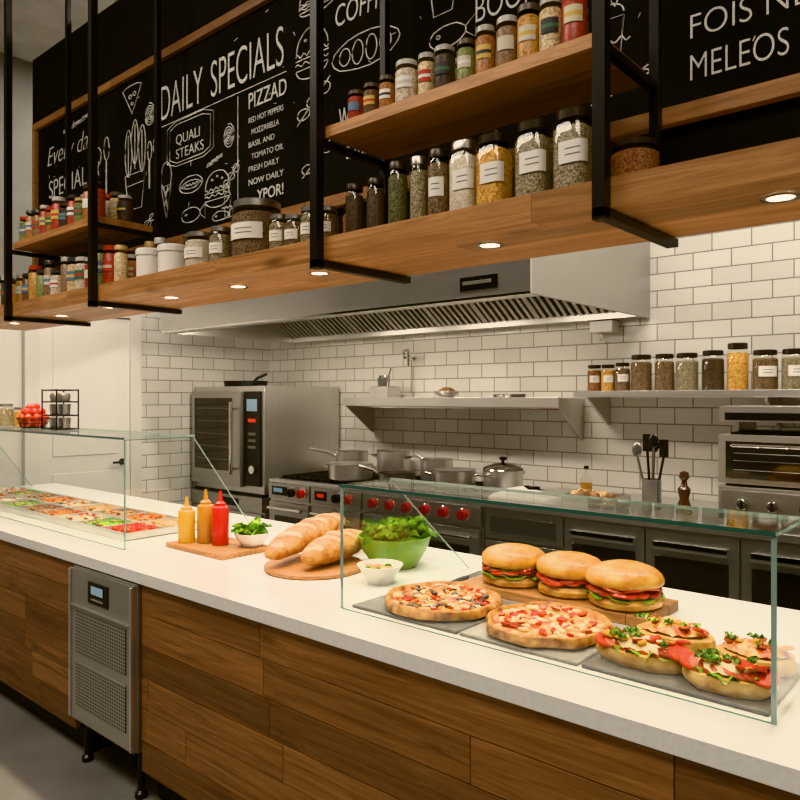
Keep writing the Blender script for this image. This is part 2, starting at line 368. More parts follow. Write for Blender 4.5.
m=MB(); a,b=FX0+.012,FX1-.012; yf=1.47
m.bx(a,b,yf+.02,2.05,.2,.865,STEELV); m.bx(a,b,yf,yf+.02,.205,.86,STEELM)
for q in (a+.04,b-.04):
    for yy in (yf+.06,2.0): m.lathe([(0,0),(.025,0),(.025,.02),(.014,.03),(.014,.21),(0,.21)],BPLAS,c=(q,yy,0),n=12)
m.bx(a+.17,a+.34,yf-.004,yf,.735,.825,BPLAS); m.bx(a+.20,a+.30,yf-.006,yf-.004,.775,.81,LED); m.bx(a+.2,a+.3,yf-.006,yf-.004,.75,.758,STEEL)
m.bx(a+.06,b-.05,yf-.004,yf,.50,.68,PERF); m.bx(a+.06,b-.05,yf-.004,yf,.27,.46,PERF)
m.bx(a+.02,b-.02,yf-.01,yf,.70,.706,STEEL); m.bx(a+.0,a+.012,yf-.008,yf,.21,.855,STEEL); m.bx(b-.012,b,yf-.008,yf,.21,.855,STEEL)
m.finish('undercounter_fridge',bevel=.002)

# ------------------------------------------------------------ glass sneeze guards
def guard(x0,x1,zt,yt,yb):
    m=MB(); y=1.655; z0=.9205
    m.bx(x0,x1,y,y+.01,z0,zt,GLASS); m.bx(x0,x1,y-.004,yt,zt,zt+.01,GLASS)
    for x in (x0,x1):
        m.prism([(y+.011,z0),(y+.011,zt-.001),(yt,zt-.001),(yb,z0)],x-.005,x+.005,GLASS)
        m.tube([(x,yt,zt-.002),(x,yb,z0+.005)],.0032,GEDGE2,6)
        m.bx(x-.0055,x+.0055,y-.0005,y+.0035,z0,zt-.001,GEDGE2)
        m.bx(x-.0055,x+.0055,y,yt,zt-.0025,zt,GEDGE)
    m.bx(x0-.005,x1+.005,y-.006,y-.004,zt+.001,zt+.0105,GEDGE); m.bx(x0-.005,x1+.005,yt,yt+.002,zt+.001,zt+.010,GEDGE2)
    m.bx(x0,x1,y,y+.004,z0,z0+.002,GEDGE2)
    return m.finish('glass_sneeze_guard',smooth=False)
guard(-5.75,-3.06,1.412,2.01,2.36)
guard(-1.682,-.403,1.312,1.9,2.36)

# ingredient pans
m=MB(); z=.921; px0,px1,py0,py1=-5.6,-3.25,1.75,2.2; nx=9
m.bx(px0,px1,py0,py1,z,z+.006,STEEL)
for i in range(nx+1):
    x=px0+(px1-px0)*i/nx; m.bx(x-.013,x+.013,py0,py1,z+.006,z+.034,STEEL)
for yy in (py0+.01,(py0+py1)/2,py1-.01): m.bx(px0,px1,yy-.011,yy+.011,z+.0065,z+.0345,STEEL)
seq=[(0,5),(2,3),(5,4),(3,2),(4,5),(2,0),(5,4),(3,2),(1,0)]
for i in range(nx):
    for j in range(2):
        xa=px0+(px1-px0)*i/nx+.014; xb=px0+(px1-px0)*(i+1)/nx-.014
        ya=(py0+.022) if j==0 else (py0+py1)/2+.012; yb_=(py0+py1)/2-.012 if j==0 else py1-.022
        mt=FOODP[seq[i][j]]
        sd=random.random()*50
        m.grid(lambda u,v:(xa+(xb-xa)*u,ya+(yb_-ya)*v,z+.008+.022*max(0,math.sin(pi*u))**.5*max(0,math.sin(pi*v))**.5*(1+.8*noise.noise((u*6+sd,v*6,sd)))),16,14,mt)
        for k in range(18):
            p=(random.uniform(xa+.025,xb-.025),random.uniform(ya+.02,yb_-.02),z+.032)
            if mt is FOODP[1]: m.blob(p,(.018,.018,.015),TOMATO,n=8,seed=k)
            elif k<12: m.blob(p,(.016,.011,.009),random.choice([mt,mt,mt,FOODP[0],FOODP[2],FOODP[4],TOMATO]),.3,n=6,seed=k)
m.finish('salad_ingredient_pans')

zt=1.4235
m=MB()
for k,zz in enumerate((0.003,.03,.06)):
    r=.065+.012*k; m.tube([(r*math.cos(t*2*pi/20),r*math.sin(t*2*pi/20),zz) for t in range(20)],.0028,BLACK,5,True)
for t in range(12):
    a=t*pi/6; m.tube([(.065*math.cos(a),.065*math.sin(a),.003),(.09*math.cos(a),.09*math.sin(a),.062)],.002,BLACK,5)
m.lathe([(0,.001),(.065,.001),(.065,.004),(0,.004)],BLACK)
for lay,(zz,R,cnt) in enumerate([(.03,.052,8),(.03,.0,1),(.062,.062,9),(.062,.02,3),(.095,.045,6),(.095,0,1),(.122,.018,3)]):
    for k in range(cnt):
        a=k*2*pi/max(cnt,1)+lay; m.blob((R*math.cos(a),R*math.sin(a),zz),(.024,.024,.022),TOMATO,.12,n=12,seed=k)
m.finish('tomato_basket',(-4.44,1.83,zt))
m=MB()
for zz in (.005,.08,.155,.22):
    m.tube([(-.09,-.06,zz),(.09,-.06,zz),(.09,.06,zz),(-.09,.06,zz)],.004,BLACK,5,True)
for x in (-.09,.09):
    for y in (-.06,.06): m.tube([(x,y,0),(x,y,.225)],.004,BLACK,5)
for x in (-.045,.045):
    for zz in (.008,.083):
        m.lathe([(0,0),(.032,0),(.036,.055),(.036,.06),(0,.06)],CHROME,c=(x,0,zz),n=16)
    m.lathe([(0,0),(.03,0),(.036,.03),(.03,.045),(0,.05)],LIDG,c=(x,0,.157),n=16)
m.finish('condiment_wire_rack',(-4.09,1.83,zt))

# ------------------------------------------------------------ jars
def jar(m,x,y,z,w,h,cm,lid=LIDD,label=True,sq=0,rnd=.5,yaw=-pi/2-.0,lidh=.12,shell=True):
    r=w/2; c=(x,y,z)
    if shell: m.lathe([(0,0),(r*.93,0),(r,h*.03),(r,h*.80),(r*.86,h*.87)],JGLASS,c=c,n=28,sq=sq)
    m.lathe([(0,.003),(r*.93,.003),(r*.94,h*.04),(r*.94,h*.76),(r*.8,h*.80),(0,h*.81)],cm,c=c,n=28,sq=sq,rnd=rnd)
    m.lathe([(r*.86,h*(1-lidh)),(r*.9,h*(1-lidh)),(r*.9,h*.985),(r*.84,h),(0,h)],lid,c=c,n=28,sq=sq*.6,rnd=random.random())
    if label:
        lw=.75 if w>.045 else .6
        a0=yaw-lw; a1=yaw+lw
        m.lathe([(r*1.012,h*.34),(r*1.012,h*.60)],label if label is not True else PAPER,c=c,n=12,sq=sq,a0=a0,a1=a1,rnd=random.random())
        if label is True or label is PAPER:
            for k in (.43,.50): m.lathe([(r*1.018,h*k),(r*1.018,h*(k+.014))],INK,c=c,n=8,sq=sq,a0=yaw-.4,a1=yaw+.35)
        else:
            m.lathe([(r*1.018,h*.43),(r*1.018,h*.50)],LABP,c=c,n=8,sq=sq,a0=yaw-lw,a1=yaw+lw,rnd=random.random())
SZ=2.1150
def one(name,x,y,z,w,h,cm,**k):
    m=MB(); jar(m,0,0,0,w,h,cm,**k); return m.finish(name,(x,y,z))
ya=-pi/2+.35
one('storage_jar',-4.87,1.83,zt,.11,.14,C_GREY,lid=LIDG,label=False); one('storage_jar',-4.68,1.86,zt,.10,.12,C_CORN,lid=LIDG,label=False)
for (x,w,h,cm,sq,lid) in [(-1.667,.062,.18,C_DARK,0,LIDD),(-1.573,.062,.18,C_DARK,0,LIDD),(-1.48,.064,.212,C_GREEN,0,LIDD),(-1.396,.056,.21,C_GREY,0,LIDG),
    (-1.32,.068,.215,C_PEPPER,0,LIDD),(-1.222,.082,.215,C_WHITE,5,LIDG),(-1.123,.09,.21,C_CORN,5,LIDD),(-.996,.093,.214,C_GREY,5,LIDD),(-.880,.096,.216,C_GREY,5,LIDD)]:
    one('spice_jar',x,1.70,SZ,w,h,cm,sq=sq,lid=lid,label=(x>-1.35 and x<-.75 and cm is not C_GREEN),yaw=ya)
one('storage_jar',-.765,1.80,SZ,.13,.135,C_RED,lid=LIDD,label=False,yaw=ya)
one('storage_jar',-2.25,1.76,SZ,.2,.235,C_PEPPER,lid=LIDG,yaw=ya)
one('storage_jar',-2.60,1.74,SZ,.13,.165,C_WHITE,lid=LIDG,yaw=ya)
one('storage_jar',-2.445,1.73,SZ,.09,.165,C_GREY,lid=LIDG,yaw=ya)
for i,x in enumerate((-2.07,-1.985,-1.90,-1.815)): one('spice_tin',x,1.72,SZ,.076,.135 if i%2 else .15,C_PEPPER if i%2 else C_GREY,lid=LIDG,label=PAPER,yaw=ya)
one('spice_jar',-1.985,1.86,SZ,.08,.19,C_DARK,lid=LIDD,label=False); one('spice_jar',-1.84,1.87,SZ,.08,.18,C_RED,lid=LIDD,label=False)
for x,w,h in ((-2.80,.13,.14),(-2.99,.12,.15)):
    m=MB(); m.lathe([(0,0),(w*.46,0),(w*.5,.006),(w*.5,h*.8),(w*.53,h*.8),(w*.53,h*.97),(w*.5,h),(0,h)],WPLAS,n=28); m.finish('white_canister',(x,1.74,SZ))
one('storage_jar',-2.88,1.90,SZ,.12,.22,C_CORN,lid=LIDG,label=False); one('storage_jar',-2.72,1.90,SZ,.11,.20,C_DARK,lid=LIDG,label=False)
m=MB()
for row,y in enumerate((1.665,1.76,1.86)):
    x=-4.75
    while x<-3.10:
        w=random.uniform(.056,.085); h=random.uniform(.13,.20)+.02*row
        jar(m,x,y,SZ,w,h,JARP,lid=LIDP,label=LABP if random.random()<.75 else None,rnd=random.random(),yaw=ya,shell=False)
        x+=random.uniform(.085,.10)
m.finish('spice_jars')

# ------------------------------------------------------------ hanging shelf
m=MB()
staves(m,-5.0,.5,2.043,2.1145,1.6,2.02,4,1.1,W_SHELF,axis='y')
m.finish('hanging_wood_shelf',smooth=False,bevel=.0008)
def shelf2(x0,x1,z):
    m=MB(); staves(m,x0,x1,z,z+.035,1.6,1.89,2,1.6,W_SHELF,axis='y'); m.finish('upper_wood_shelf',smooth=False,bevel=.0008)
shelf2(-1.70,-.77,2.43); shelf2(-4.14,-3.225,2.40)
m=MB()
for x in (-4.157,-3.208,-1.72,-.752):
    m.bx(x-.016,x+.016,1.566,1.598,2.012,4.4,BLACK)
    m.bx(x-.013,x+.013,1.893,1.919,2.117,4.4,BLACK)
    m.bx(x-.016,x+.016,1.566,2.03,2.018,2.040,BLACK)
    m.bx(x-.012,x+.012,1.598,1.893,(2.43 if x>-2 else 2.40)-.022,(2.43 if x>-2 else 2.40)-.002,BLACK)
m.finish('shelf_hanger_frame',smooth=False,bevel=.001)
m=MB(); z=2.4655
xs=[-1.61,-1.545,-1.48,-1.40,-1.325,-1.26,-1.185,-1.12,-1.05,-.985,-.92,-.855]
rs=[.4,.15,.02,.62,.3,.9,.5,.08,.7,.86,.25,.4]
for i,x in enumerate(xs):
    w=[.058,.055,.052,.075,.055,.065,.055,.058,.064,.064,.064,.066][i]; h=[.10,.105,.11,.13,.13,.13,.125,.14,.14,.15,.145,.16][i]
    jar(m,x,1.650,z,w,h,JARP,lid=LIDP,label=LABP,rnd=rs[i],yaw=ya,shell=False)
for i in range(11): jar(m,-1.58+i*.068,1.76,z,.055,.14+.03*random.random(),JARP,lid=LIDP,label=LABP,rnd=random.random(),yaw=ya,shell=False)
m.finish('spice_jars')
m=MB(); z=2.4355
for row,y in ((0,1.65),(1,1.77)):
    x=-4.1
    while x<-3.25:
        jar(m,x,y,z,random.uniform(.055,.075),random.uniform(.12,.18),JARP,lid=LIDP,label=LABP,rnd=random.random(),yaw=ya,shell=False); x+=random.uniform(.075,.09)
m.finish('spice_jars')

for x in (-4.53,-3.92,-3.38,-2.85,-2.37,-1.9,-1.18,-.415):
    m=MB(); m.lathe([(.040,.0),(.040,-.004),(.030,-.004),(.028,-.001)],CHROME,n=24); m.lathe([(0,-.0015),(.029,-.0015)],LAMP,n=24)
    o=m.finish('recessed_downlight',(x,1.76,2.0425))
    l=bpy.data.lights.new('downlight_bulb','SPOT'); l.energy=40; l.color=(1,.80,.56); l.spot_size=2.1; l.spot_blend=.9; l.shadow_soft_size=.03
    lo=bpy.data.objects.new('downlight_bulb',l); COL.objects.link(lo); lo.parent=o; lo.location=(0,0,-.012)

# ------------------------------------------------------------ chalkboard
m=MB(); by=2.048; bx0,bx1,bz0,bz1=-4.875,1.1,2.393,3.345
m.bx(bx0,bx1,by-.012,by,bz0,bz1,CHALKB)
staves(m,bx0-.03,bx1,bz1-.015,bz1+.030,by-.035,by-.001,1,2.5,W_FRAME)
staves(m,bx0-.03,bx1,bz0-.035,bz0+.015,by-.035,by-.001,1,2.5,W_FRAME)
m.bx(bx0-.03,bx0+.01,by-.034,by-.001,bz0+.016,bz1-.016,W_FRAME,.5)
CB=m.finish('chalkboard_menu',smooth=False,bevel=.001)
def T(txt,x0,x1,z0,z1,shear=0,rot=0,off=-.018):
    cu=bpy.data.curves.new('lettering','FONT'); cu.body=txt; cu.size=1; cu.extrude=.004; cu.offset=off; cu.shear=shear
    cu.materials.append(CHALK); ob=bpy.data.objects.new('lettering',cu); COL.objects.link(ob)
    bpy.context.view_layer.update()
    bb=[Vector(c) for c in ob.bound_box]; w=max(c.x for c in bb)-min(c.x for c in bb); h=max(c.y for c in bb)-min(c.y for c in bb)
    sx=(x1-x0)/w; sy=(z1-z0)/h
    ob.scale=(sx,sy,.3); ob.rotation_euler=(pi/2,-rot,0)
    mx=min(c.x for c in bb); my=min(c.y for c in bb)
    ob.location=(x0-mx*sx,by-.0145,z0-my*sy); ob.parent=CB
T('DAILY',-3.39,-3.02,3.03,3.20,off=-.012); T('SPECIALS',-2.95,-2.42,3.03,3.20,off=-.012)
T('Every day',-4.72,-4.10,3.03,3.18,.3); T('SPECIAL',-4.70,-4.2,2.86,2.97,off=-.01); T('menu',-4.55,-4.15,2.70,2.81,.3)
T('PIZZAD',-2.66,-2.40,2.90,2.97,off=0)
for i,s in enumerate(['RED HOT PEPPERS','MOZZARELLA','BASIL AND','TOMATO OIL','FRESH DAILY']): T(s,-2.66+.02*(i%2),-2.42-.03*(i%3),2.835-.055*i,2.860-.055*i,off=-.004)
T('NOW DAILY',-2.66,-2.42,2.555,2.582,off=0); T('YPOR!',-2.60,-2.42,2.475,2.525,off=.01)
T('QUALI\nSTEAKS',-3.25,-3.01,2.80,2.92,off=-.004)
T('WITCHOOK',-2.08,-1.76,2.66,2.75,off=-.004); T('& TOMATO',-2.04,-1.82,2.54,2.60,off=-.01)
T('COFFRY',-2.10,-1.78,3.08,3.165,.1,off=-.004)
T('BOOK',-1.42,-1.18,2.87,2.96,off=-.01); T('burger',-1.1,-.82,2.83,2.96,.3,off=-.02)
T('FOIS NE',-.705,-.415,2.585,2.65,off=-.012); T('MELEOS',-.705,-.46,2.47,2.54,off=-.012)
T('SALADS',-.3,.3,2.6,2.75); T('SOUP OF THE DAY',-.3,.6,2.45,2.53)
m=MB(); dy=by-.0145
def arc(cx,cz,rx,rz,a0=0,a1=360,n=18): return [(cx+rx*math.cos(math.radians(a0+(a1-a0)*i/n)),cz+rz*math.sin(math.radians(a0+(a1-a0)*i/n))) for i in range(n+1)]
def draw(strokes,x,z,w,h,r=.003):
    for s in strokes:
        sd=random.random()*9
        m.tube([(x+p[0]*w+.004*noise.noise((p[0]*5+sd,p[1]*5,0)),dy,z+p[1]*h+.004*noise.noise((p[0]*5,p[1]*5+sd,4))) for p in s],r,CHALK,4)
wave=lambda z,a=.04,n=5:[(i/24,z+a*math.sin(i/24*n*2*pi)) for i in range(25)]
BURG=[arc(.5,.55,.48,.42,0,180),wave(.5),[(0,.42),(1,.42)],wave(.33,.03,4),arc(.5,.22,.48,.2,180,360),[(.02,.22),(.98,.22)],arc(.3,.75,.03,.02),arc(.5,.82,.03,.02),arc(.7,.74,.03,.02)]
POTP=[[(.2,.4),(.8,.4),(.7,0),(.3,0),(.2,.4)],[(.24,.28),(.76,.28)],arc(.3,.65,.1,.27),arc(.5,.75,.1,.25),arc(.72,.65,.1,.26),[(.3,.4),(.3,.85)],[(.5,.45),(.5,.95)],[(.72,.4),(.72,.85)]]
CONE=[[(.2,.55),(.5,0),(.8,.55),(.2,.55)],arc(.5,.7,.3,.25),[(.35,.55),(.58,.15)],[(.6,.55),(.4,.2)]]
DOG=[arc(.5,.5,.5,.3),arc(.5,.5,.38,.14),wave(.5,.05,7)]
BAN=[[(0,.2),(0,.9),(.2,1),(.8,1),(1,.9),(1,.2),(.8,.1),(.2,.1),(0,.2)],[(.06,.25),(.06,.85),(.22,.93),(.78,.93),(.94,.85),(.94,.25),(.78,.17),(.22,.17),(.06,.25)]]
SPOON=[arc(.5,.8,.25,.2),[(.5,.6),(.5,0)],[(.45,.6),(.45,0)]]
SWIRL=[[(.5+.03*i/4*math.cos(i/2.2),.5+.03*i/4*math.sin(i/2.2)) for i in range(60)]]
FISH=[arc(.4,.5,.4,.3),[(.78,.55),(1,.8),(1,.2),(.78,.45)],arc(.2,.55,.04,.04)]
LEAFS=[arc(.2,.3,.2,.12),arc(.5,.5,.2,.12),arc(.8,.7,.2,.12),[(0,.1),(1,.9)]]
LOAF=[arc(.5,.5,.5,.4),arc(.2,.5,.08,.2),arc(.4,.5,.08,.28),arc(.6,.5,.08,.28),arc(.8,.5,.08,.2)]
SHAKE=[[(.3,0),(.2,.7),(.8,.7),(.7,0),(.3,0)],arc(.5,.75,.3,.15,0,180),[(.55,.85),(.7,1)],wave(.35,.03,3)]
PIZ=[[(0,.9),(.5,0),(1,.9)],arc(.5,.85,.5,.12,0,180),arc(.4,.6,.08,.07),arc(.62,.65,.07,.06),arc(.5,.35,.06,.05)]
for s,x,z,w,h in [(SPOON,-4.02,2.75,.12,.33),(POTP,-3.82,2.62,.34,.48),(CONE,-3.42,2.52,.16,.3),(BAN,-3.33,2.74,.40,.25),(DOG,-3.22,2.58,.2,.14),(BURG,-3.0,2.50,.2,.18),(FISH,-3.2,2.44,.2,.12),
    (DOG,-4.0,2.55,.2,.15),(BURG,-4.7,2.47,.3,.2),(SWIRL,-4.2,2.42,.3,.25),(BURG,-2.34,2.92,.2,.22),(LEAFS,-2.33,2.72,.2,.2),(LOAF,-2.12,2.86,.36,.17),(FISH,-1.62,2.80,.2,.13),(LEAFS,-2.3,2.5,.18,.16),
    (POTP,-1.66,2.95,.2,.3),(SHAKE,-.985,2.58,.11,.2),(LEAFS,-.66,2.72,.28,.12),(BURG,-.98,2.99,.3,.2),(SWIRL,-2.86,2.75,.1,.13),(LEAFS,-2.85,2.55,.12,.15),(LEAFS,-4.5,3.22,.4,.06),(BURG,-.3,2.85,.4,.3),(CONE,.4,2.6,.2,.4),
    (BURG,-2.32,3.18,.22,.12),(SHAKE,-2.86,2.44,.08,.13),(SPOON,-3.54,2.70,.08,.25),(SPOON,-3.48,2.74,.07,.22),(CONE,-4.12,2.85,.12,.2),(SHAKE,-4.3,2.6,.1,.15),(LEAFS,-1.4,2.72,.2,.1),(CONE,-1.18,2.66,.1,.15),
    (PIZ,-3.78,3.14,.2,.16),(PIZ,-1.36,2.6,.16,.1),(PIZ,-4.42,2.66,.1,.1),(SWIRL,-3.56,3.02,.12,.14),(LEAFS,-2.98,2.70,.12,.05),(FISH,-2.94,2.42,.16,.07),(PIZ,-1.9,3.2,.14,.1),(LEAFS,-1.0,2.47,.18,.09),(PIZ,-.82,2.75,.12,.12),(LEAFS,-3.60,2.45,.16,.14)]: draw(s,x,z,w,h)
m.tube([(-2.74,dy,2.45),(-2.74,dy,2.98)],.0024,CHALK,4); m.tube([(-2.20,dy,2.45),(-2.20,dy,3.25)],.0024,CHALK,4)
m.tube([(-3.4,dy,2.995),(-2.4,dy,2.995)],.0024,CHALK,4)
for k in range(90):
    x=random.uniform(-4.8,.9); zz=random.uniform(2.45,3.3); L=random.uniform(.004,.03); a=random.random()*pi
    m.tube([(x,dy,zz),(x+L*math.cos(a),dy,zz+L*math.sin(a))],.0018,CHALK,4)
m.finish('chalk_drawings',parent=CB)

# ------------------------------------------------------------ hood
m=MB(); hx0,hx1,hy,hz=-5.75,-2.05,3.45,2.17
zt_=3.1
m.bx(hx0,hx1,hy,hy+.02,hz,hz+.19,STEEL)
m.prism([(hy,hz+.19),(hy+.02,hz+.19),(hy+.57,zt_),(hy+.55,zt_)],hx0,hx1,STEEL)
m.bx(hx0,hx1,hy+.55,YB-.002,zt_,zt_+.02,STEEL)
for x in (hx0,hx1-.02): m.prism([(hy+.02,hz),(hy+.02,hz+.19),(hy+.57,zt_),(YB-.003,zt_),(YB-.003,hz)],x,x+.02,STEELM)
m.bx(hx0+.02,hx1-.02,YB-.16,YB-.003,hz,hz+.06,STEEL)
m.bx(hx0+.02,hx1-.02,hy+.02,hy+.14,hz,hz+.015,STEEL)
m.bx(hx0+.02,hx1-.02,hy+.13,hy+.14,hz,hz+.05,STEEL)
fy0,fz0,fy1,fz1=YB-.16,hz+.05,YB-1.0,hz+.6
m.prism([(fy0,fz0),(fy0+.01,fz0+.02),(fy1+.01,fz1+.02),(fy1,fz1)],hx0+.02,hx1-.02,BLACK)
n=62
for i in range(n):
    x=hx0+.03+(hx1-hx0-.06)*i/(n-1)
    big=(i%8==0); w=.014 if not big else .022
    m.prism([(fy0-.02,fz0-.012),(fy0,fz0+.012),(fy1,fz1),(fy1-.02,fz1-.02)],x-w,x+w,STEEL)
m.bx(-2.52,-2.26,hy-.004,hy,hz+.05,hz+.13,BPLAS); m.bx(-2.50,-2.30,hy-.006,hy-.004,hz+.085,hz+.105,STEEL)
m.bx(hx0-.004,hx1+.004,hy-.006,hy,hz-.004,hz+.012,CHROME)
H=m.finish('range_hood',smooth=False,bevel=.002)
for x in (-5.0,-3.9,-2.8):  # added lights inside the hood, brightening the tiles beneath
    l=bpy.data.lights.new('hood_fill_light','AREA'); l.shape='RECTANGLE'; l.size=.5; l.size_y=.12; l.energy=20; l.color=(1,.87,.69)
    o=bpy.data.objects.new('hood_fill_light',l); COL.objects.link(o); o.parent=H; o.location=(x,3.95,2.32)
m=MB(); m.bx(-2.46,-2.28,4.98,5.098,2.08,2.165,WPLAS); m.tube([(-2.4,5.05,2.08),(-2.4,5.05,2.02)],.012,CHROME); m.finish('wall_junction_box',bevel=.006)
m=MB(); m.disc((0,0,0),.03,.012,CHROME,tilt=(pi/2,0)); m.tube([(0,0,0),(0,-.12,0),(0,-.13,.03),(0,-.14,.06),(.1,-.2,.06),(.12,-.21,.04),(.12,-.21,-.08)],.014,CHROME); m.tube([(0,-.06,0),(0,-.06,.07)],.008,CHROME)
m.tube([(0,-.03,0),(0,-.03,-.315)],.007,CHROME)
m.finish('pot_filler_tap',(-4.25,5.1,1.96))

# ------------------------------------------------------------ wall shelves
m=MB()
m.bx(-4.75,-2.56,4.72,5.098,1.585,1.6,STEEL); m.bx(-4.75,-2.56,4.70,4.72,1.53,1.605,STEEL)
for x in (-4.74,-2.57): m.prism([(4.72,1.53),(4.72,1.585),(5.098,1.585),(5.098,1.28),(5.06,1.28)],x-.008,x+.008,STEEL)
m.tube([(-4.7,4.85,1.52),(-2.6,4.85,1.52)],.009,CHROME)
m.finish('steel_wall_shelf',bevel=.002)
m=MB()
m.bx(-2.46,.4,4.74,5.098,1.625,1.645,STEEL); m.bx(-2.46,.4,4.73,4.74,1.605,1.65,STEEL)
for x in (-2.36,-1.2,.1): m.prism([(4.75,1.59),(4.75,1.625),(5.098,1.625),(5.098,1.40),(5.07,1.40)],x-.01,x+.01,STEEL)
m.finish('steel_wall_shelf',bevel=.002)
zj=1.6455
jw=[(-2.367,.10,.19,C_RED),(-2.262,.10,.19,C_CORN),(-2.155,.105,.20,C_PEPPER),(-2.02,.145,.25,C_PEPPER),(-1.86,.13,.25,C_PEPPER),(-1.71,.145,.25,C_GREY),(-1.545,.14,.26,C_DARK),(-1.395,.13,.30,C_CORN),(-1.235,.15,.25,C_PEPPER),(-1.07,.15,.25,C_GREY),(-.90,.14,.25,C_RED),(-.74,.14,.26,C_WHITE)]
for x,w,h,cm in jw: one('pantry_jar',x,4.87,zj,w,h,cm,lid=LIDD,label=(x<-2.1 or x>-1.3),yaw=-pi/2+.5)
m=MB()
m.bx(-.11,.11,-.09,.09,0,.10,STEEL); m.bx(-.10,.10,-.08,.08,.1,.104,STEELD); m.tube([(-.06,0,.1),(-.06,0,.2),(.05,0,.2),(.05,0,.1)],.01,CHROME); m.tube([(.02,-.02,.1),(.12,-.05,.27)],.007,CHROME)
m.lathe([(0,0),(.04,0),(.045,.08),(0,.085)],STEELD,c=(-.03,0,.104),n=16)
m.finish('steel_utensil_caddy',(-4.42,4.9,1.6005),bevel=.004)
m=MB(); m.lathe([(0,0),(.05,0),(.10,.04),(.105,.06),(.098,.06),(.05,.008),(0,.006)],STEEL); m.blob((0,0,.045),(.075,.075,.045),MUSH,.2); m.finish('steel_mixing_bowl',(-3.72,4.9,1.6005))
m=MB(); m.lathe([(0,0),(.12,0),(.13,.03),(.122,.03),(.115,.006),(0,.005)],STEELD); m.finish('baking_tin',(-3.1,4.9,1.6005))

# ------------------------------------------------------------ cookline
FY=4.12; ZC=.9
m=MB(); ox0,ox1=-6.28,-5.19
m.bx(ox0,ox1,FY+.03,5.08,.1,.70,STEEL)
for x in (ox0+.06,ox1-.06):
    for y in (FY+.1,5.0): m.lathe([(0,0),(.03,0),(.02,.1),(0,.1)],BLACK,c=(x,y,0),n=12)
m.bx(ox0+.02,ox1-.02,FY,FY+.03,.13,.55,STEELV); m.bx(ox0,ox1,FY-.01,FY+.03,.57,.70,STEELM); m.bx(ox0+.5,ox0+.75,FY-.014,FY-.01,.6,.67,BPLAS)
m.bx(ox0+.02,ox1-.02,FY+.01,5.06,.702,.73,BLACK)
m.bx(ox0,ox1,FY+.02,5.07,.73,1.71,STEELV)
m.bx(ox0+.02,ox0+.80,FY-.03,FY+.018,.78,1.66,STEELM)
m.bx(ox0+.08,ox0+.68,FY-.036,FY-.03,.92,1.60,DGLASS)
for z in (1.02,1.14,1.26,1.38,1.50): m.bx(ox0+.12,ox0+.64,FY-.038,FY-.036,z,z+.006,STEELD)
m.tube([(ox0+.74,FY-.09,.9),(ox0+.74,FY-.09,1.56)],.017,CHROME,10)
for z in (.95,1.5): m.tube([(ox0+.74,FY-.09,z),(ox0+.74,FY-.03,z)],.012,CHROME)
m.bx(ox0+.82,ox1-.04,FY,FY+.02,.80,1.66,BPLAS); m.bx(ox0+.86,ox1-.08,FY-.003,FY,1.48,1.59,LED); m.bx(ox0+.88,ox1-.10,FY-.003,FY,1.38,1.41,REDLED)
for k in range(3): m.bx(ox0+.88,ox1-.1,FY-.003,FY,1.26-.06*k,1.285-.06*k,STEELD)
m.disc((ox0+.955,FY,.95),.04,.025,CHROME,tilt=(pi/2,0))
m.finish('combi_oven',bevel=.004)
def pan(name,loc,r,h,yaw,mt=STEEL,hl=.3,lid=False):
    m=MB(); m.lathe([(0,0),(r*.93,0),(r*.98,.008),(r,h),(r*1.03,h+.004),(r*.97,h),(r*.94,.012),(0,.01)],mt,n=32)
    if hl>0: m.tube([(r*math.cos(yaw),r*math.sin(yaw),h*.75),((r+hl*.3)*math.cos(yaw),(r+hl*.3)*math.sin(yaw),h*.75+.04),((r+hl)*math.cos(yaw),(r+hl)*math.sin(yaw),h*.75+.07)],.014,mt if mt is not IRON else BPLAS)
    else:
        for s in (0,pi):
            a=yaw+s; c,sn=math.cos(a),math.sin(a); t=(-sn,c)
            m.tube([((r)*c+.05*t[0],r*sn+.05*t[1],h*.75),((r+.05)*c+.04*t[0],(r+.05)*sn+.04*t[1],h*.8),((r+.05)*c-.04*t[0],(r+.05)*sn-.04*t[1],h*.8),(r*c-.05*t[0],r*sn-.05*t[1],h*.75)],.009,CHROME)
    if lid:
        m.lathe([(r*1.02,h+.005),(r*.95,h+.02),(r*.4,h+.05),(0,h+.055)],CHROME,n=32); m.lathe([(.012,h+.05),(.012,h+.07),(.03,h+.08),(.028,h+.095),(0,h+.1)],BPLAS,n=16)
    m.finish(name,loc)
pan('frying_pan',(-5.80,4.40,1.7105),.21,.05,-.3,IRON,.32)
m=MB(); rx0,rx1=-5.10,-2.82
m.bx(rx0,rx1,FY+.02,5.08,.1,.86,STEEL); m.bx(rx0,rx1,FY,5.08,.86,.885,STEEL); m.bx(rx0+.03,rx1-.03,FY+.08,5.02,.886,.889,IRON)
for x in [rx0+.1+i*.7 for i in range(4)]:
    for y in (FY+.1,5.0): m.lathe([(0,0),(.03,0),(.02,.1),(0,.1)],BLACK,c=(x,y,0),n=12)
gx=rx0+.06
while gx<rx1-.06: m.bx(gx,gx+.018,FY+.1,5.0,.889,.912,IRON); gx+=.085
for y in (FY+.12,FY+.36,FY+.6,FY+.84): m.bx(rx0+.05,rx1-.05,y,y+.018,.89,.911,IRON)
units=[(rx0,-4.55,0),(-4.55,-3.95,1),(-3.95,-2.82,2)]
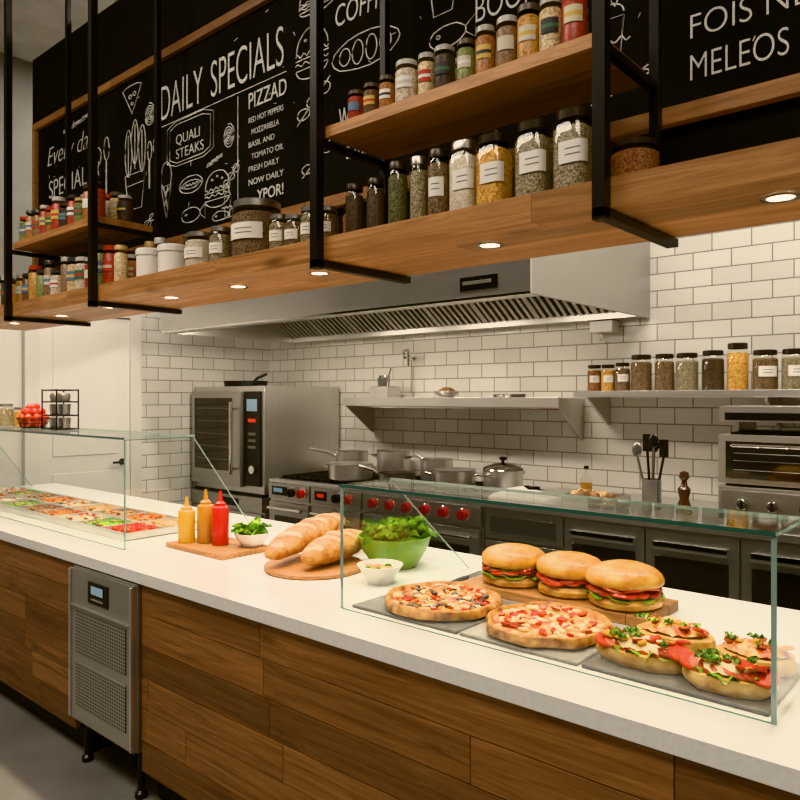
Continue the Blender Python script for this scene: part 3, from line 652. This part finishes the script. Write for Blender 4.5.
for a,b,k in units:
    m.bx(a+.01,b-.01,FY-.012,FY+.02,.72,.855,STEELM)
    if k==0: m.bx(a+.06,a+.26,FY-.016,FY-.012,.755,.83,BPLAS); m.bx(a+.08,a+.2,FY-.018,FY-.016,.78,.815,LED)
    if k==1: m.bx(a+.06,a+.2,FY-.016,FY-.012,.755,.83,BPLAS); m.bx(a+.09,a+.17,FY-.018,FY-.016,.78,.81,REDLED)
    nk={0:2,1:2,2:6}[k]
    for i in range(nk):
        kx=(a+.33+.12*i) if k<2 else a+.13+i*.17
        mt=KNOBR if (k==2 or i==1) else BPLAS
        m.disc((kx,FY-.012,.79),.046,.006,CHROME,tilt=(pi/2,0)); m.disc((kx,FY-.018,.79),.037,.035,mt,tilt=(pi/2,0)); m.bx(kx-.005,kx+.005,FY-.06,FY-.018,.76,.82,mt)
    m.bx(a+.02,b-.02,FY-.015,FY+.02,.18,.695,STEELM); m.bx(a+.1,b-.1,FY-.02,FY-.015,.28,.58,DGLASS)
    m.tube([(a+.06,FY-.065,.645),(b-.06,FY-.065,.645)],.014,CHROME)
    for x in (a+.1,b-.1): m.tube([(x,FY-.065,.645),(x,FY-.015,.645)],.009,CHROME)
m.finish('gas_range',bevel=.002)
ZR=.9125
pan('stock_pot',(-4.36,4.40,ZR),.19,.13,.2,STEEL,0)
pan('saucepan',(-4.74,4.80,ZR),.15,.20,3.9,STEEL,.24)
pan('stock_pot',(-4.28,4.86,ZR),.15,.22,.2,STEEL,0)
pan('frying_pan',(-3.84,4.40,ZR),.15,.09,3.7,STEELD,.16)
pan('saucepan',(-3.78,4.84,ZR),.14,.17,3.0,STEEL,.12)
pan('stock_pot',(-3.38,4.55,ZR),.17,.13,.4,STEEL,0)
pan('stock_pot',(-2.98,4.62,ZR),.15,.15,1.4,STEEL,0,lid=True)
m=MB(); cx0,cx1=-2.81,1.3
m.bx(cx0,cx1,FY+.02,5.08,.1,.86,STEELM); m.bx(cx0,cx1,FY-.01,5.09,.86,.9,STEEL); m.bx(cx0+.02,cx1,FY+.1,5.0,0,.1,TRIMB)
m.bx(cx0+.01,-2.22,FY,FY+.02,.66,.85,STEELM); m.bx(cx0+.05,-2.26,FY-.004,FY,.70,.81,STEELD); m.bx(cx0+.01,-2.22,FY,FY+.02,.14,.64,STEELM)
m.bx(cx0+.12,-2.34,FY-.008,FY,.30,.56,DGLASS)
x=-2.2
while x<1.25:
    b=x+.52; m.bx(x,b-.015,FY,FY+.02,.14,.845,STEELM); m.bx(x+.05,b-.065,FY-.004,FY,.2,.70,DGLASS); m.bx(x+.05,b-.065,FY-.03,FY-.004,.755,.785,STEEL); m.bx(x+.05,b-.065,FY-.03,FY-.022,.74,.785,STEEL); x=b
m.finish('undercounter_refrigerator_cabinet',bevel=.002)
ZK=.9005
m=MB(); tx0,tx1=-1.295,-.42; ty=4.17; te=4.72
m.bx(tx0,tx1,ty,te,.04,.22,STEEL); m.bx(tx0+.02,tx1-.02,ty-.006,ty,.06,.20,STEELM)
for i in range(5): m.disc((tx0+.13+.15*i,ty-.006,.13),.03,.03,CHROME,tilt=(pi/2,0)); m.bx(tx0+.125+.15*i,tx0+.135+.15*i,ty-.045,ty-.01,.11,.15,BPLAS)
for x in (tx0+.05,tx1-.05):
    for y in (ty+.05,te-.05): m.lathe([(0,0),(.02,0),(.02,.04),(0,.04)],BLACK,c=(x,y,0),n=10)
m.bx(tx0+.03,tx1-.03,ty+.03,te,.221,.235,BLACK)
m.bx(tx0,tx1,ty,te,.235,.50,STEEL); m.bx(tx0+.04,tx1-.10,ty-.008,ty,.265,.465,DGLASS); m.tube([(tx0+.08,ty-.04,.445),(tx1-.14,ty-.04,.445)],.009,CHROME)
for zz in (.31,.36,.40): m.bx(tx0+.08,tx1-.14,ty-.010,ty-.008,zz,zz+.004,STEELM)
for x in (tx0+.1,tx1-.16): m.tube([(x,ty-.04,.445),(x,ty-.006,.445)],.006,CHROME)
m.bx(tx1-.085,tx1-.015,ty-.006,ty,.26,.47,BPLAS)
m.bx(tx0+.02,tx0+.05,ty+.2,te,.50,.62,STEEL); m.bx(tx1-.05,tx1-.02,ty+.2,te,.50,.62,STEEL)
m.bx(tx0,tx1,ty+.02,te,.57,.655,STEEL); m.bx(tx0+.03,tx1-.03,ty+.01,ty+.02,.58,.62,BPLAS); m.bx(tx0+.05,tx1-.05,ty+.05,te-.05,.50,.512,IRON)
m.finish('toaster_oven',(0,0,ZK),bevel=.004)
m=MB(); m.lathe([(0,0),(.055,0),(.058,.005),(.058,.19),(.053,.19),(.053,.01),(0,.008)],PERF)
for i,(dx,dy_,k) in enumerate([(-.10,.01,0),(-.04,.03,1),(.02,-.02,0),(.07,.02,1),(.0,.04,0)]):
    top=(dx,dy_,.34+.03*(i%3)); m.tube([(dx*.2,dy_*.3,.02),top],.008,BPLAS if i%2 else STEELD)
    if k: m.bx(top[0]-.028,top[0]+.028,top[1]-.004,top[1]+.004,top[2]-.01,top[2]+.10,BPLAS)
    else: m.blob((top[0],top[1],top[2]+.03),(.034,.012,.048),BPLAS if i else STEELD,0,n=10)
m.finish('utensil_crock',(-1.80,4.5,ZK))
m=MB(); m.lathe([(0,0),(.045,0),(.05,.01),(.04,.05),(.026,.09),(.035,.13),(.038,.15),(.02,.17),(.015,.20),(.03,.22),(.025,.25),(0,.26)],mat('mill_wood_dark',(.07,.03,.018),.25,coat=.4),n=24); m.finish('pepper_mill',(-1.58,4.45,ZK))
m=MB(); m.bx(-.18,.18,-.12,.12,0,.01,STEEL)
for a in ((-.18,.18,-.125,-.115),(-.18,.18,.115,.125),(-.185,-.175,-.12,.12),(.175,.185,-.12,.12)): m.bx(*a,0.001,.07,STEEL)
for k in range(22): m.blob((random.uniform(-.14,.14),random.uniform(-.08,.08),.06),(.035,.03,.03),random.choice([MUSH,CRUMB,FOODP[4]]),.3,n=10,seed=k)
m.finish('food_tray',(-2.15,4.45,ZK))
m=MB(); m.grid(lambda u,v:((u-.5)*.42,(v-.5)*.26,.02+.045*(1+noise.noise((u*4,v*4,3)))*max(0,math.sin(pi*u))**.4*max(0,math.sin(pi*v))**.4),30,20,CLOTH); m.bx(-.21,.21,-.13,.13,0,.02,CLOTH)
m.finish('kitchen_towel',(-2.62,4.33,ZK))
m=MB(); m.lathe([(0,0),(.04,0),(.042,.01),(.042,.12),(.015,.15),(.015,.19),(0,.19)],JGLASS,n=20); m.lathe([(0,.004),(.038,.004),(.038,.09),(0,.09)],ORNG,n=20); m.lathe([(0,.19),(.018,.19),(.018,.21),(0,.21)],BPLAS,n=12); m.finish('oil_bottle',(-2.42,4.85,ZK))

# ------------------------------------------------------------ countertop items
ZT=.9205
m=MB(); staves(m,-.215,.215,0,.022,-.135,.135,3,.9,W_BOARD,axis='y'); m.finish('condiment_serving_board',(-2.765,1.945,ZT),smooth=False,bevel=.003)
def squeeze(x,y,mt,h):
    m=MB(); r=.038; m.lathe([(0,0),(r*.95,0),(r,.006),(r,h*.66),(r*.93,h*.70),(r*.6,h*.73),(r*.62,h*.77),(r*.3,h*.81),(r*.13,h),(0,h)],mt,n=28)
    m.lathe([(r*.66,h*.72),(r*.66,h*.765)],mt,n=28); m.finish('squeeze_bottle',(x,y,ZT+.0225))
squeeze(-2.91,1.875,MUST,.205); squeeze(-2.842,1.93,ORNG,.24); squeeze(-2.750,1.945,KETCH,.24)
def saladbowl(name,loc,r,h,mt,n,leafL,mts=(LETT,LETT,LETTD)):
    m=MB(); m.lathe([(0,0),(r*.55,0),(r*.6,.006),(r*.88,h*.55),(r,h),(r*.97,h),(r*.85,h*.55),(r*.55,.014),(0,.012)],mt,n=36)
    m.blob((0,0,h*.75),(r*.84,r*.84,h*.35),mts[0],.3,4,1,20)
    for k in range(n):
        a=random.random()*2*pi; q=r*.75*math.sqrt(random.random())
        m.leaf((q*math.cos(a)*.7,q*math.sin(a)*.7,h*.85+.02*random.random()),leafL*random.uniform(.7,1.1),leafL*.8,a+random.uniform(-.6,.6),random.uniform(.2,1.2),random.choice(mts),k)
    return m.finish(name,loc)
saladbowl('garnish_bowl',(-2.62,2.02,ZT+.0225),.078,.06,WHITEC,22,.06)
saladbowl('salad_bowl',(-1.95,2.22,ZT),.15,.125,GBOWL,75,.09)
m=MB(); m.lathe([(0,0),(.045,0),(.046,.008),(.074,.05),(.085,.068),(.082,.069),(.070,.052),(.04,.013),(0,.012)],WHITEC,n=36); m.blob((0,0,.04),(.065,.065,.02),FOODP[0],.15)
for k in range(9): m.blob((random.uniform(-.04,.04),random.uniform(-.04,.04),.056),(.016,.014,.01),random.choice([CHED,CREAM,LETTD]),.2,n=8,seed=k)
m.finish('dip_bowl',(-1.81,1.98,ZT))
m=MB(); m.lathe([(0,0),(.195,0),(.2,.004),(.2,.016),(.195,.02),(0,.02)],W_BOARD,n=48,rnd=.8); m.finish('round_bread_board',(-2.16,1.975,ZT))
def loaf(name,p0,p1,w,arch=.01,flip=1,per=.055):
    p0=Vector(p0);p1=Vector(p1);L=(p1-p0).length; m=MB()
    def sl(u,v):
        t=2*pi*v; q=math.sin(u*L/per*pi+flip*math.sin(t)*2.4)
        return max(0,q)*max(0,math.cos(t)*1.15-.0) if .06<u<.94 else 0
    def f(u,v):
        t=2*pi*v; k=(max(0,1-abs(2*u-1)**2.4))**.5*(1+.09*noise.noise((u*9,math.cos(t)*1.5,math.sin(t)*1.5)))
        s=sl(u,v)
        return ((u-.5)*L,w*k*math.sin(t),w*.82*k*math.cos(t)*(1+.14*min(s,.75))+arch*math.sin(pi*u))
    m.grid(f,150,48,CRUSTB,mfn=lambda u,v: SLASH if sl(u,v)>.55 else CRUSTB)
    o=m.finish(name,(p0+p1)/2); d=(p1-p0).normalized()
    yv=Vector((0,0,1)).cross(d).normalized(); zv=d.cross(yv)
    o.rotation_euler=Matrix((d,yv,zv)).transposed().to_euler(); return o
loaf('baguette',(-2.205,1.77,.995),(-2.39,2.36,1.045),.064)
loaf('baguette',(-2.075,1.84,.992),(-2.135,2.22,.992),.062)
loaf('baguette',(-2.255,2.0,.985),(-2.225,2.36,.985),.045)
m=MB(); m.bx(-.02,.10,-.011,.011,0,.016,BPLAS); m.prism([(-.012,.006),(.02,.009),(-.012,.012)],-.14,-.02,CHROME); m.finish('chef_knife',(-1.59,2.20,ZT),rot=-pi/2+.1,bevel=.002)

for x0,x1,mt in ((-1.665,-1.245,SLATE),(-1.235,-.865,TRAYL),(-.855,-.42,SLATE)):
    m=MB(); m.bx(x0,x1,1.685,2.055,0,.010,mt); m.finish('serving_tray',(0,0,ZT),bevel=.003)
m=MB(); staves(m,-1.52,-.85,0,.032,2.085,2.35,3,1.5,W_BOARD,axis='y'); m.finish('burger_cutting_board',(0,0,ZT),smooth=False,bevel=.004)
def burger(x,y,r,sd):
    m=MB(); random.seed(sd)
    m.lathe([(0,0),(r*.85,0),(r*.97,.008),(r*1.0,.022),(r*.93,.036),(0,.038)],BUN,n=40,wob=.06,seed=sd)
    if sd!=2: m.ruffle((0,0,.041),r*.6,r*1.05,LETT,.006,9,seed=sd)
    m.lathe([(0,.040),(r*.92,.040),(r*.98,.044),(r*.93,.049),(0,.049)],PATTY,n=30,wob=.12,seed=sd)
    for k in range(12):
        a=k*2*pi/12+sd; m.disc((r*.66*math.cos(a),r*.66*math.sin(a),.046+.004*(k%2)),r*random.uniform(.32,.42),.010,TOMATO if k%3 else SALAMI,tilt=(random.uniform(-.22,.22),random.uniform(-.22,.22)),n=18)
    for k in range(10):
        a=k*2*pi/10+sd*2; m.disc((r*.66*math.cos(a),r*.66*math.sin(a),.056),r*random.uniform(.3,.40),.007,[TOMATO,SALAMI,HAM][k%3],tilt=(random.uniform(-.25,.25),random.uniform(-.25,.25)),n=14)
    if sd==1: m.ruffle((0,0,.066),r*.6,r*1.0,LETT,.004,10,seed=sd+3)
    m.lathe([(0,.066),(r*.95,.066),(r*1.02,.073),(r*1.04,.084),(r*.99,.099),(r*.86,.113),(r*.62,.123),(r*.3,.128),(0,.129)],BUN,n=44,wob=.08,seed=sd+1)
    m.finish('burger',(x,y,ZT+.0325))
burger(-1.375,2.200,.108,1); burger(-1.160,2.205,.107,2); burger(-.965,2.195,.114,3)
def pizza(x,y,r,sd,mts,nt_):
    random.seed(sd); m=MB()
    m.lathe([(0,0),(r*.9,0),(r*.99,.008),(r,.02),(r*.97,.032),(r*.93,.034),(r*.885,.026),(r*.86,.017)],PCRUST,n=80,wob=.10,seed=sd)
    def f(u,v):
        t=2*pi*u; q=r*.885*v; return (q*math.cos(t),q*math.sin(t),.022+.008*noise.noise((q*math.cos(t)*35+sd,q*math.sin(t)*35,0)))
    m.grid(f,72,24,CHEESE)
    for k in range(nt_):
        a=random.random()*2*pi; q=r*.80*math.sqrt(random.random()); p=(q*math.cos(a),q*math.sin(a),.024)
        t=mts[k%len(mts)]
        if t in (TOMATO,SALAMI): m.disc(p,random.uniform(.009,.019),.006,t,tilt=(random.uniform(-.3,.3),random.uniform(-.3,.3)),sy=random.uniform(.4,1),yaw=a)
        elif t is OLIVE: m.tube([(p[0]+.008*math.cos(i),p[1]+.008*math.sin(i),.029) for i in range(6)],.0038,OLIVE,6,True)
        elif t is LETTD: m.leaf((p[0],p[1],.029),.026,.014,random.random()*6,.2,t,k)
        else: m.blob((p[0],p[1],.026),(random.uniform(.009,.020),random.uniform(.007,.014),.007),t,.5,3,k,10)
    m.finish('pizza',(x,y,ZT+.0105))
pizza(-1.430,1.865,.190,5,[TOMATO,OLIVE,MOZZ,MUSH,OLIVE,TOMATO,MUSH,CHED,MOZZ],120)
pizza(-1.050,1.865,.182,9,[TOMATO,MOZZ,SALAMI,MOZZ,CREAM,TOMATO,CHED],110)
def sub(x,y,z,L,Wd,yaw,sd,style=0):
    random.seed(sd); m=MB(); a,b=L/2,Wd/2
    m.lathe([(0,0),(.85,0),(.97,.010),(1.02,.024),(.97,.038),(0,.044)],SUBB,n=52,sx=a,sy=b,wob=.10,seed=sd,sq=2.4)
    if style==0:
        m.ruffle((0,0,.044),.5,1.02,LETT,.009,13,sy=b,sx=a,seed=sd)
        for k in range(8):
            u=-.8+1.6*k/7; m.disc((a*u,-b*.25,.046),.030,.007,[TOMATO,HAM,SALAMI,TOMATO][k%4],tilt=(random.uniform(0,.35),.2),n=16,sy=1.2)
    m.grid(lambda u,v:(a*.84*v*math.cos(2*pi*u)*(1+.12*noise.noise((u*9,sd,0))),b*.80*v*math.sin(2*pi*u)*(1+.25*noise.noise((u*9,sd,3))),.054+.008*(1-v*v)+.008*noise.noise((v*5*math.cos(2*pi*u)+sd,v*5*math.sin(2*pi*u),0))-.008*v**6),56,12,CHEESE if style else CREAM)
    for k in range(14):
        u=random.uniform(-.78,.78); w=random.uniform(-.6,.6)*(1-abs(u)*.4)
        t=([CHED,TOMATO,CREAM,HAM] if style else [TOMATO,SALAMI,CHED,TOMATO])[k%4]
        m.disc((a*u,b*w,.060),random.uniform(.012,.022),.006,t,tilt=(random.uniform(-.3,.1),random.uniform(0,.35)),n=16,sy=random.uniform(.5,1),yaw=random.random()*3)
    for k in range(7 if style else 11):
        m.leaf((a*random.uniform(-.75,.6),b*random.uniform(-.5,.5),.065),.030,.018,random.random()*6.3,.3,random.choice([LETT,LETTD,LETTD]),k,.5)
    m.finish('open_sandwich',(x,y,z),rot=yaw)
sub(-.735,1.79,ZT+.0105,.225,.125,.10,11)
sub(-.525,1.770,ZT+.0105,.195,.135,.05,12,0)
sub(-.725,1.965,ZT+.0105,.205,.13,.10,13,1)
sub(-.515,1.940,ZT+.0105,.18,.135,.12,14,1)
# lights -------------------------------------------------------
def area(loc,sx,sy,e,col=(1,.89,.74)):  # added fill: invented out-of-view panels that brighten the room
    m=MB(); m.bx(-sx/2-.02,sx/2+.02,-sy/2-.02,sy/2+.02,.01,.04,STEELD); m.bx(-sx/2,sx/2,-sy/2,sy/2,.004,.01,PANEL)
    o=m.finish('added_fill_panel',(loc[0],loc[1],loc[2]))
    l=bpy.data.lights.new('fill_panel_light','AREA'); l.shape='RECTANGLE'; l.size=sx; l.size_y=sy; l.energy=e; l.color=col
    lo=bpy.data.objects.new('fill_panel_light',l); COL.objects.link(lo); lo.parent=o; lo.location=(0,0,0)
area((-3.9,2.9,4.36),1.2,.3,70); area((-1.9,2.95,4.36),1.2,.3,80); area((-.4,3.5,4.36),1.2,.6,95)
area((-3.3,-.3,4.36),2.4,1.0,105,(1,.89,.75)); area((0,-.6,4.36),2.4,1.0,80,(1,.89,.75)); area((-5.4,3.0,4.36),.5,.4,28)  # added fill for counter front and chalkboard; the last for the door wall
w=bpy.data.worlds.new('world'); scene.world=w; w.use_nodes=True
bg=w.node_tree.nodes['Background']; bg.inputs[0].default_value=(1,.88,.74,1); bg.inputs[1].default_value=.18
try:
    scene.view_settings.view_transform='Khronos PBR Neutral'
    scene.view_settings.exposure=-.18
except Exception as e: print('VT',e)
# camera -------------------------------------------------------
cam=bpy.data.cameras.new('camera'); cam.sensor_width=36; cam.lens=32.76; cam.shift_y=-.0025; cam.clip_start=.05
co=bpy.data.objects.new('camera',cam); COL.objects.link(co); co.location=(0,0,1.6); co.rotation_euler=(pi/2,0,math.radians(40.87)); scene.camera=co
